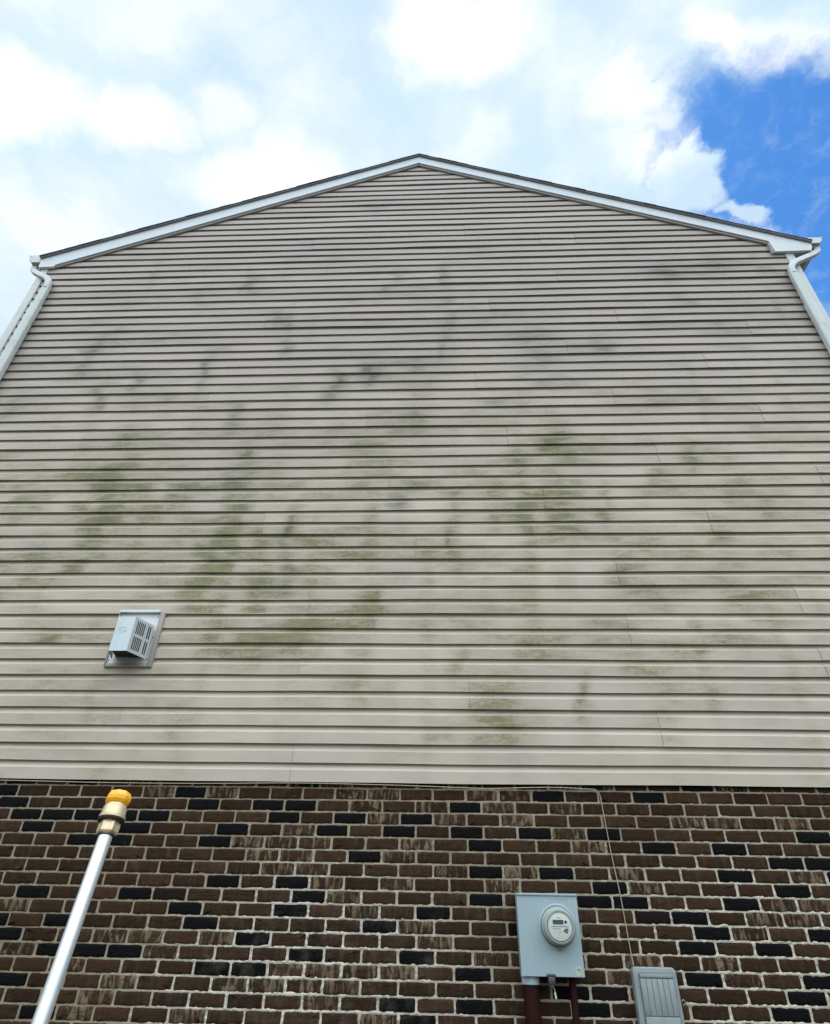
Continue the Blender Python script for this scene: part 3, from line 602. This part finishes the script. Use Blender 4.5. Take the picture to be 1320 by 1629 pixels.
# stamped mark on the panel
mk = MB()
for q in range(14):
    a0, a1 = 2*math.pi*q/14, 2*math.pi*(q+1)/14; cx, cz = (fxl+fxr)/2-.006, 3.245
    mk.sweep([(cx+.030*math.cos(a0), yf-.0008, cz+.018*math.sin(a0)), (cx+.030*math.cos(a1), yf-.0008, cz+.018*math.sin(a1))], circle(.0011, 5), (0, 1, 0))
mk.box(cx-.022, cx+.022, yf-.0014, yf-.0002, cz-.003, cz+.003); mk.build('stamped_mark', M_VENT, fp)
def side_panel(xf, xb):
    mb = MB(); d_ = Vector((xb-xf, yb-yf, 0)); Lh = d_.length; d_.normalize(); nrm = Vector((d_.y, -d_.x, 0)) * (1 if xf > -2 else -1); th = .0016
    def slab(u0, u1, za, zb_):
        a = Vector((xf, yf+.002, 0)) + d_*u0; b = Vector((xf, yf+.002, 0)) + d_*u1; n = len(mb.v)
        for q in (a, b, b-nrm*th, a-nrm*th): mb.v.append((q.x, q.y, za))
        for q in (a, b, b-nrm*th, a-nrm*th): mb.v.append((q.x, q.y, zb_))
        mb.f.extend(tuple(n+i for i in q) for q in ((0,3,2,1),(4,5,6,7),(0,1,5,4),(1,2,6,5),(2,3,7,6),(3,0,4,7)))
    zs = [(zf0, zf0+.022), (3.208, 3.228), (zf1-.022, zf1)]
    # slots: 6 near the front, 3 near the back, in two tiers
    bars = [0, .026]; u = .026; slots = []
    for i in range(5): slots.append((u, u+.0100)); u += .0158
    u += .022
    for i in range(2): slots.append((u, u+.0110)); u += .0175
    prev = 0.0
    for a, b in slots:
        slab(prev, a, zf0, zf1); 
        for za, zb_ in zs: slab(a, b, za, zb_)
        prev = b
    slab(prev, Lh, zf0, zf1)
    return mb.build('side_panel', M_VENTW, vent)
side_panel(fxr, bxr); side_panel(fxl, bxl)
mb = MB(); mb.v += [(fxl+.004, yf+.004, zf1-.003), (fxr-.004, yf+.004, zf1-.003), (bxr-.006, yb, zf1-.003), (bxl+.006, yb, zf1-.003)]; mb.f.append((0, 1, 2, 3)); mb.build('top_panel', M_VENTW, vent)
mb = MB(); n_ = [(fxl+.006, yf+.012), (fxr-.012, yf+.012), (bxr-.022, -.036), (bxl+.022, -.036)]; mb.v += [(x, y, zf0+.018) for x, y in n_] + [(x, y, zf1-.010) for x, y in n_]; mb.f += [(0,3,2,1),(4,5,6,7),(0,1,5,4),(1,2,6,5),(2,3,7,6),(3,0,4,7)]; mb.build('inner_shade_box', M_DARK, vent)  # near-black box added inside so the open hood looks shaded
mb = MB(); mb.lathe((-2.050, -.0305, 3.13), (0, -1, 0), [(0, .052), (.012, .052), (.014, .046)], 32); mb.build('collar', M_VENT, vent, 30)
for (x, z) in ((-1.872, 3.42), (-1.871, 3.10), (-2.145, 3.09), (-1.872, 3.26)):
    mb = MB(); mb.lathe((x, -.0305, z), (0, -1, 0), [(0, .0045), (.002, .0045), (.003, .003)], 10); mb.build('screw', M_LATCH, vent)

# ---------------------------------------------------------------- electric meter
meter = empty('electric_meter', (.775, 0, 1.37), 'pale blue grey electric meter box with round glass meter on brick', 'meter box')
bx0, bx1, bz0, bz1 = .613, .938, 1.372, 1.733
mb = MB(); mb.box(bx0+.004, bx1-.004, -.120, -.006, bz0+.004, bz1-.004); mb.build('enclosure', M_BOX, meter, bevel=.003)
# cover with a round hole
def plate_with_hole(x0, x1, z0, z1, cx, cz, R, y0, y1, n=64):
    mb = MB(); outer = []; inner = []
    for i in range(n):
        a = 2*math.pi*i/n; c, s = math.cos(a), math.sin(a)
        t = min(((x1-cx)/c if c > 1e-9 else (x0-cx)/c if c < -1e-9 else 1e9), ((z1-cz)/s if s > 1e-9 else (z0-cz)/s if s < -1e-9 else 1e9))
        outer.append([cx+t*c, cz+t*s]); inner.append((cx+R*c, cz+R*s))
    for X_, Z_ in ((x0, z0), (x1, z0), (x1, z1), (x0, z1)):
        i = min(range(n), key=lambda i: (outer[i][0]-X_)**2+(outer[i][1]-Z_)**2); outer[i] = [X_, Z_]
    for y in (y0, y1): mb.v += [(x, y, z) for x, z in outer] + [(x, y, z) for x, z in inner]
    for i in range(n):
        j = (i+1) % n
        mb.f += [(i, j, n+j, n+i), (2*n+i, 3*n+i, 3*n+j, 2*n+j), (i, 2*n+i, 2*n+j, j), (n+i, n+j, 3*n+j, 3*n+i)]
    return mb
DX, DZ, DR = .823, 1.588, .082
cov = plate_with_hole(bx0, bx1, bz0, bz1, DX, DZ+.004, .0885, -.130, -.1205).build('cover', M_BOX, meter)
mb = MB(); mb.box(bx0-.001, bx1+.001, -.136, -.128, bz1-.007, bz1+.003); mb.build('cover_lip', M_BOX, cov, bevel=.0015)
# raised flange round the meter (a pressed step)
mb = MB(); mb.lathe((DX, -.1295, DZ+.004), (0, -1, 0), [(0, .0985), (.0025, .0975), (.0045, .0925), (.0045, .0885), (-.009, .0880), (-.009, .0985)], 64, cap=False); mb.build('flange', M_BOX, cov, 40)
# faint stamped lines near the top of the cover
mb = MB()
xx = .792
for w in (.010, .006, .012, .007, .009, .011, .006, .012, .008): mb.box(xx, xx+w, -.1306, -.1299, 1.7085, 1.7125); xx += w+.0026
for i in range(3): mb.box(.826+i*.012, .833+i*.012, -.1306, -.1299, 1.7005, 1.7035)
mb.build('stamped_text', M_INK if False else simple('stamp', (.27, .365, .40), .5), cov)
gl = MB(); gl.lathe((DX, -.112, DZ), (0, -1, 0), [(0, .0880), (.020, .0878), (.026, .0885), (.032, .0870), (.034, .0835), (.060, .0825), (.070, .0815), (.082, .0790), (.087, .0755), (.0885, .070), (.0860, .0675), (.0855, .001)], 72)
gc = gl.build('glass_cover', M_GLASSY, meter, 30)
mb = MB(); mb.lathe((DX, -.1305, DZ-.001), (0, -1, 0), [(0, .0880), (0, .0925), (.0055, .0915), (.0055, .0860)], 64, cap=False); mb.build('gap_shadow_ring', M_GRIP, meter, 30)  # black ring added to imitate the shadow gap round the meter's foot
mb = MB(); mb.lathe((DX, -.128, DZ), (0, -1, 0), [(.004, .0885), (.004, .0905), (.0125, .0905), (.0150, .0890), (.0150, .086)], 72, cap=False); mb.box(DX-.012, DX+.012, -.150, -.131, DZ-.1005, DZ-.0895); mb.build('sealing_ring', M_RING, meter, 30)
fy = -.1985
mb = MB(); mb.lathe((DX, fy+.0015, DZ), (0, -1, 0), [(0, .064), (.0018, .064), (.0024, .0625)], 64); fc = mb.build('dial_face', M_FACE, meter, 40)
mb = MB(); mb.lathe((DX, fy+.0002, DZ), (0, -1, 0), [(0, .0655), (.004, .0650), (.0045, .0635), (.0015, .0625)], 64, cap=False); mb.build('dial_rim', M_RING, fc, 30)
Y = fy-.0012
mb = MB(); mb.prism(rrect(DX-.036, DX+.020, DZ+.009, DZ+.029, .002, 2), Y-.0012, Y); lcd = mb.build('display', M_LCD, fc)
mb = MB(); mb.lathe((DX+.032, Y, DZ+.020), (0, -1, 0), [(0, .0065), (.002, .0065), (.003, .005)], 20); mb.build('optical_port', M_GRIP, fc, 40)
mb = MB(); mb.box(DX-.045, DX+.045, Y-.0006, Y, DZ-.0025, DZ+.0015); mb.build('blue_stripe', M_BLUE, fc)
marks = []; xx = DX-.038
for w in (.006, .004, .007, .005, .006, .004): marks.append((xx, w, DZ-.0125, DZ-.0090)); xx += w+.0018
for (a, z, w) in ((-.027, -.024, .006), (-.012, -.024, .006), (-.001, -.024, .006), (-.012, -.036, .006), (-.043, .018, .003), (-.014, .038, .022)): marks.append((DX+a, w, DZ+z-.0015, DZ+z+.0012))
for (xx, w, za, zb_) in marks: mb = MB(); mb.box(xx, xx+w, Y-.0006, Y, za, zb_); mb.build('printed_mark', M_INK, fc)
mb = MB()
for (a, z, rr_) in ((.030, -.018, .009), (.022, -.020, .006), (.037, -.014, .006), (.034, -.025, .006)): mb.lathe((DX+a, Y, DZ+z), (0, -1, 0), [(0, rr_), (.0006+abs(a)*.004, rr_)], 18)
mb.build('emblem', M_BLOT, fc)
# sticker, latch, seal tag
mb = MB(); mb.box(.893, .925, -.1308, -.1302, 1.376, 1.415); sk = mb.build('sticker', M_STK, meter)
mb = MB()
for (a, z, w, h) in ((.900, 1.398, .006, .008), (.906, 1.404, .012, .003), (.909, 1.393, .004, .010), (.914, 1.399, .007, .003), (.918, 1.390, .004, .004), (.896, 1.383, .004, .003), (.903, 1.385, .005, .002), (.915, 1.378, .005, .004)): mb.box(a, a+w, -.1314, -.1309, z, z+h)
mb.build('sticker_print', M_STKINK, sk)
mb = MB(); mb.box(.742, .786, -.140, -.1302, 1.372, 1.384); mb.box(.748, .782, -.138, -.090, 1.340, 1.3715); mb.box(.757, .774, -.132, -.112, 1.322, 1.3398); lt = mb.build('latch', M_LATCH, meter, bevel=.0015)
mb = MB(); mb.sweep([(.772, -.126, 1.335), (.776, -.130, 1.315), (.778, -.131, 1.305)], circle(.0015, 6)); mb.sweep([(.776, -.131, 1.308), (.780, -.133, 1.282)], rounded_sec(.009, .003, .001), (0, 1, 0)); mb.build('seal_tag', M_STK, meter)
mb = MB(); mb.lathe((.664, -.068, bz0+.006), (0, 0, -1), [(0, .050), (.012, .050), (.013, .0465), (.042, .0465), (.045, .043)], 36); mb.build('conduit_hub', M_BOX, meter, 30)
mb = MB(); mb.lathe((.664, -.068, 1.3285), (0, 0, -1), [(0, .0415), (1.3285, .0415)], 32); o = mb.build('conduit_pipe', M_PIPE, None, 30); tag(o, 'thick maroon conduit pipe under the left side of the meter box', 'pipe', 'conduits under the meter box')
mb = MB(); mb.lathe((.882, -.060, 1.3755), (0, 0, -1), [(0, .0185), (1.3755, .0185)], 24); mb.lathe((.882, -.060, 1.3750), (0, 0, -1), [(0, .026), (.014, .026), (.015, .021), (.040, .021)], 6); o = mb.build('conduit_pipe', M_PIPE, None, 30); tag(o, 'thin maroon conduit pipe under the right corner of the meter box', 'pipe', 'conduits under the meter box')

# ---------------------------------------------------------------- telephone box
tel = empty('utility_box', (1.31, 0, 1.07), 'grey ribbed plastic utility box with rounded corners low on the brick', 'utility box')
tx0, tx1, tz0, tz1 = 1.199, 1.424, 1.070, 1.418
mb = MB(); mb.prism(rrect(tx0+.004, tx1-.004, tz0+.004, tz1-.004, .020, 5), -.050, -.004); mb.build('base', M_NID, tel, bevel=.002)
mb = MB(); mb.prism(rrect(tx0, tx1, tz0, tz1, .024, 6), -.074, -.0505); ld = mb.build('lid', M_NID, tel, bevel=.007, seg=3)
mb = MB(); mb.prism(rrect(tx0+.026, tx1-.022, tz0+.030, tz1-.022, .008, 4), -.084, -.0735); pl = mb.build('lid_panel', M_NIDG, ld, bevel=.004, seg=2)
mb = MB()
for i in range(6):
    xa = tx0+.031+i*.0284; mb.box(xa, xa+.0262, -.0878, -.0838, 1.2205, 1.3695)
mb.build('rib', M_NID, ld, bevel=.0028, seg=2)
mb = MB(); mb.box(tx0+.030, tx1-.026, -.0890, -.0838, 1.3745, 1.3900); mb.build('lid_band', M_NID, ld, bevel=.002); mb = MB(); mb.box(tx0+.030, tx1-.026, -.0905, -.0838, 1.110, 1.2165); mb.build('lid_band', M_NID, ld, bevel=.002)
mb = MB(); mb.lathe((1.424, -.036, 1.272), (1, 0, 0), [(0, .010), (.012, .010), (.020, .007)], 20); mb.build('cable_port', M_GRIP, tel, 40)
mb = MB(); mb.sweep([(1.44, -.036, 1.280), (1.450, -.034, 1.283), (1.458, -.030, 1.275), (1.457, -.02, 1.262), (1.45, -.008, 1.255)], circle(.0025, 8)); mb.build('drop_wire', M_WIRE, tel, 60)

# ---------------------------------------------------------------- cable under the siding and down to the box
pts = [(-4.25, 2.300), (-3.2, 2.296), (-2.6, 2.297), (-1.95, 2.291), (-1.3, 2.293), (-.75, 2.300), (-.3, 2.297), (.05, 2.293), (.30, 2.284), (.50, 2.281), (.75, 2.289), (.93, 2.292), (1.08, 2.287), (1.145, 2.283), (1.172, 2.262), (1.178, 2.20), (1.183, 2.10), (1.193, 1.93), (1.208, 1.75), (1.216, 1.58), (1.222, 1.45), (1.226, 1.405)]
def smooth_path(p, n=6):
    out = []
    for i in range(len(p)-1):
        p0, p1, p2, p3 = (Vector(p[max(i-1, 0)]), Vector(p[i]), Vector(p[i+1]), Vector(p[min(i+2, len(p)-1)]))
        for k in range(n):
            t = k/n; out.append(.5*((2*p1)+(p2-p0)*t+(2*p0-5*p1+4*p2-p3)*t*t+(3*p1-p0-3*p2+p3)*t**3))
    out.append(Vector(p[-1])); return out
path = smooth_path([(x, (-.024 if x < 1.16 and z > 2.27 else -.009) - random.uniform(0, .002), z + (random.uniform(-.0015, .0015) if z > 2.27 else 0)) for x, z in pts])
mb = MB(); mb.sweep(path, circle(.0026, 8), (0, 1, .01)); o = mb.build('cable', M_WIRE, None, 60)
tag(o, 'thin beige cable along the siding edge and down the brick to the utility box', 'cable')

# ---------------------------------------------------------------- pressure washer lance
A0, A1 = Vector((-.1504, -3.4128, 1.5406)), Vector((-.1563, -3.3725, 1.6922))
ax = (A1-A0).normalized(); base = A0 - ax*.62
wand = empty('pressure_washer_wand', tuple(base), 'silver pressure washer wand with brass coupler and orange nozzle tip', 'wand')
Lp = (A1-base).length
mb = MB(); mb.lathe(base+ax*.10, ax, [(0, .0070), (Lp-.10, .0070)], 32); mb.build('lance_tube', M_LANCE, wand, 40)
mb = MB(); mb.lathe(A1, ax, [(-.0030, .0080), (-.0030, .0100), (-.0010, .0110), (.0075, .0110), (.0090, .0104)], 6, ref=(1, .3, 0)); mb.lathe(A1, ax, [(.0085, .0096), (.0125, .0096)], 32); mb.build('hex_nut', M_BRASS, wand, 20)
mb = MB(); mb.lathe(A1, ax, [(.0115, .0104), (.0117, .0132), (.0135, .0135), (.0155, .0135), (.0160, .0125), (.0240, .0122), (.0250, .0112), (.0262, .0110), (.0264, .0100), (.0275, .0100)], 48); cp = mb.build('coupler', M_BRASS, wand, 30)
mb = MB(); mb.lathe(A1, ax, [(.0096, .0098), (.0094, .0130), (.0112, .0139), (.0122, .0139), (.0124, .0098)], 48, cap=False); mb.build('seal_ring', M_BRASSD, cp, 30)
mb = MB(); mb.lathe(A1, ax, [(-.0045, .0070), (-.0045, .0084), (-.0041, .0084)], 32, cap=False); mb.build('weld_ring', M_BRASSD, wand, 30)
mb = MB(); n8 = []
n0 = len(mb.v); tip = [(.0270, .0098), (.0276, .0112), (.0310, .0128), (.0345, .0130), (.0400, .0108), (.0412, .0065), (.0390, .0040)]
axr = ax; rf = Vector((1, .2, 0)); a_ = (rf-axr*rf.dot(axr)).normalized(); b_ = axr.cross(a_)
sg = 8
for t_, rad in tip:
    for i in range(sg):
        an = 2*math.pi*i/sg; lob = 1.03; mb.v.append(tuple(A1+axr*t_+(a_*math.cos(an)+b_*math.sin(an))*rad*lob))
for j in range(len(tip)-1):
    for i in range(sg): k = (i+1) % sg; mb.f.append((j*sg+i, j*sg+k, (j+1)*sg+k, (j+1)*sg+i))
mb.f.append(tuple(range(sg-1, -1, -1))); mb.f.append(tuple((len(tip)-1)*sg+i for i in range(sg)))
mb.build('nozzle_tip', M_ORANGE, wand, bevel=.0006, smooth=20)
mb = MB(); mb.lathe(base, ax, [(-.10, .010), (-.10, .017), (.08, .0175), (.11, .015), (.115, .0095)], 28); mb.sweep([base-ax*.05, base-ax*.09+Vector((.0, -.03, -.01)), base-ax*.19+Vector((.0, -.075, -.01))], rounded_sec(.034, .040, .010), (1, 0, 0)); gp = mb.build('grip', M_GRIP, wand, 40)
mb = MB(); mb.sweep([base-ax*.075+Vector((0, .012, 0)), base-ax*.12+Vector((0, .012, 0)), base-ax*.16+Vector((0, -.012, 0))], rounded_sec(.012, .008, .002), (1, 0, 0)); mb.build('trigger', M_GRIP, gp, 40)
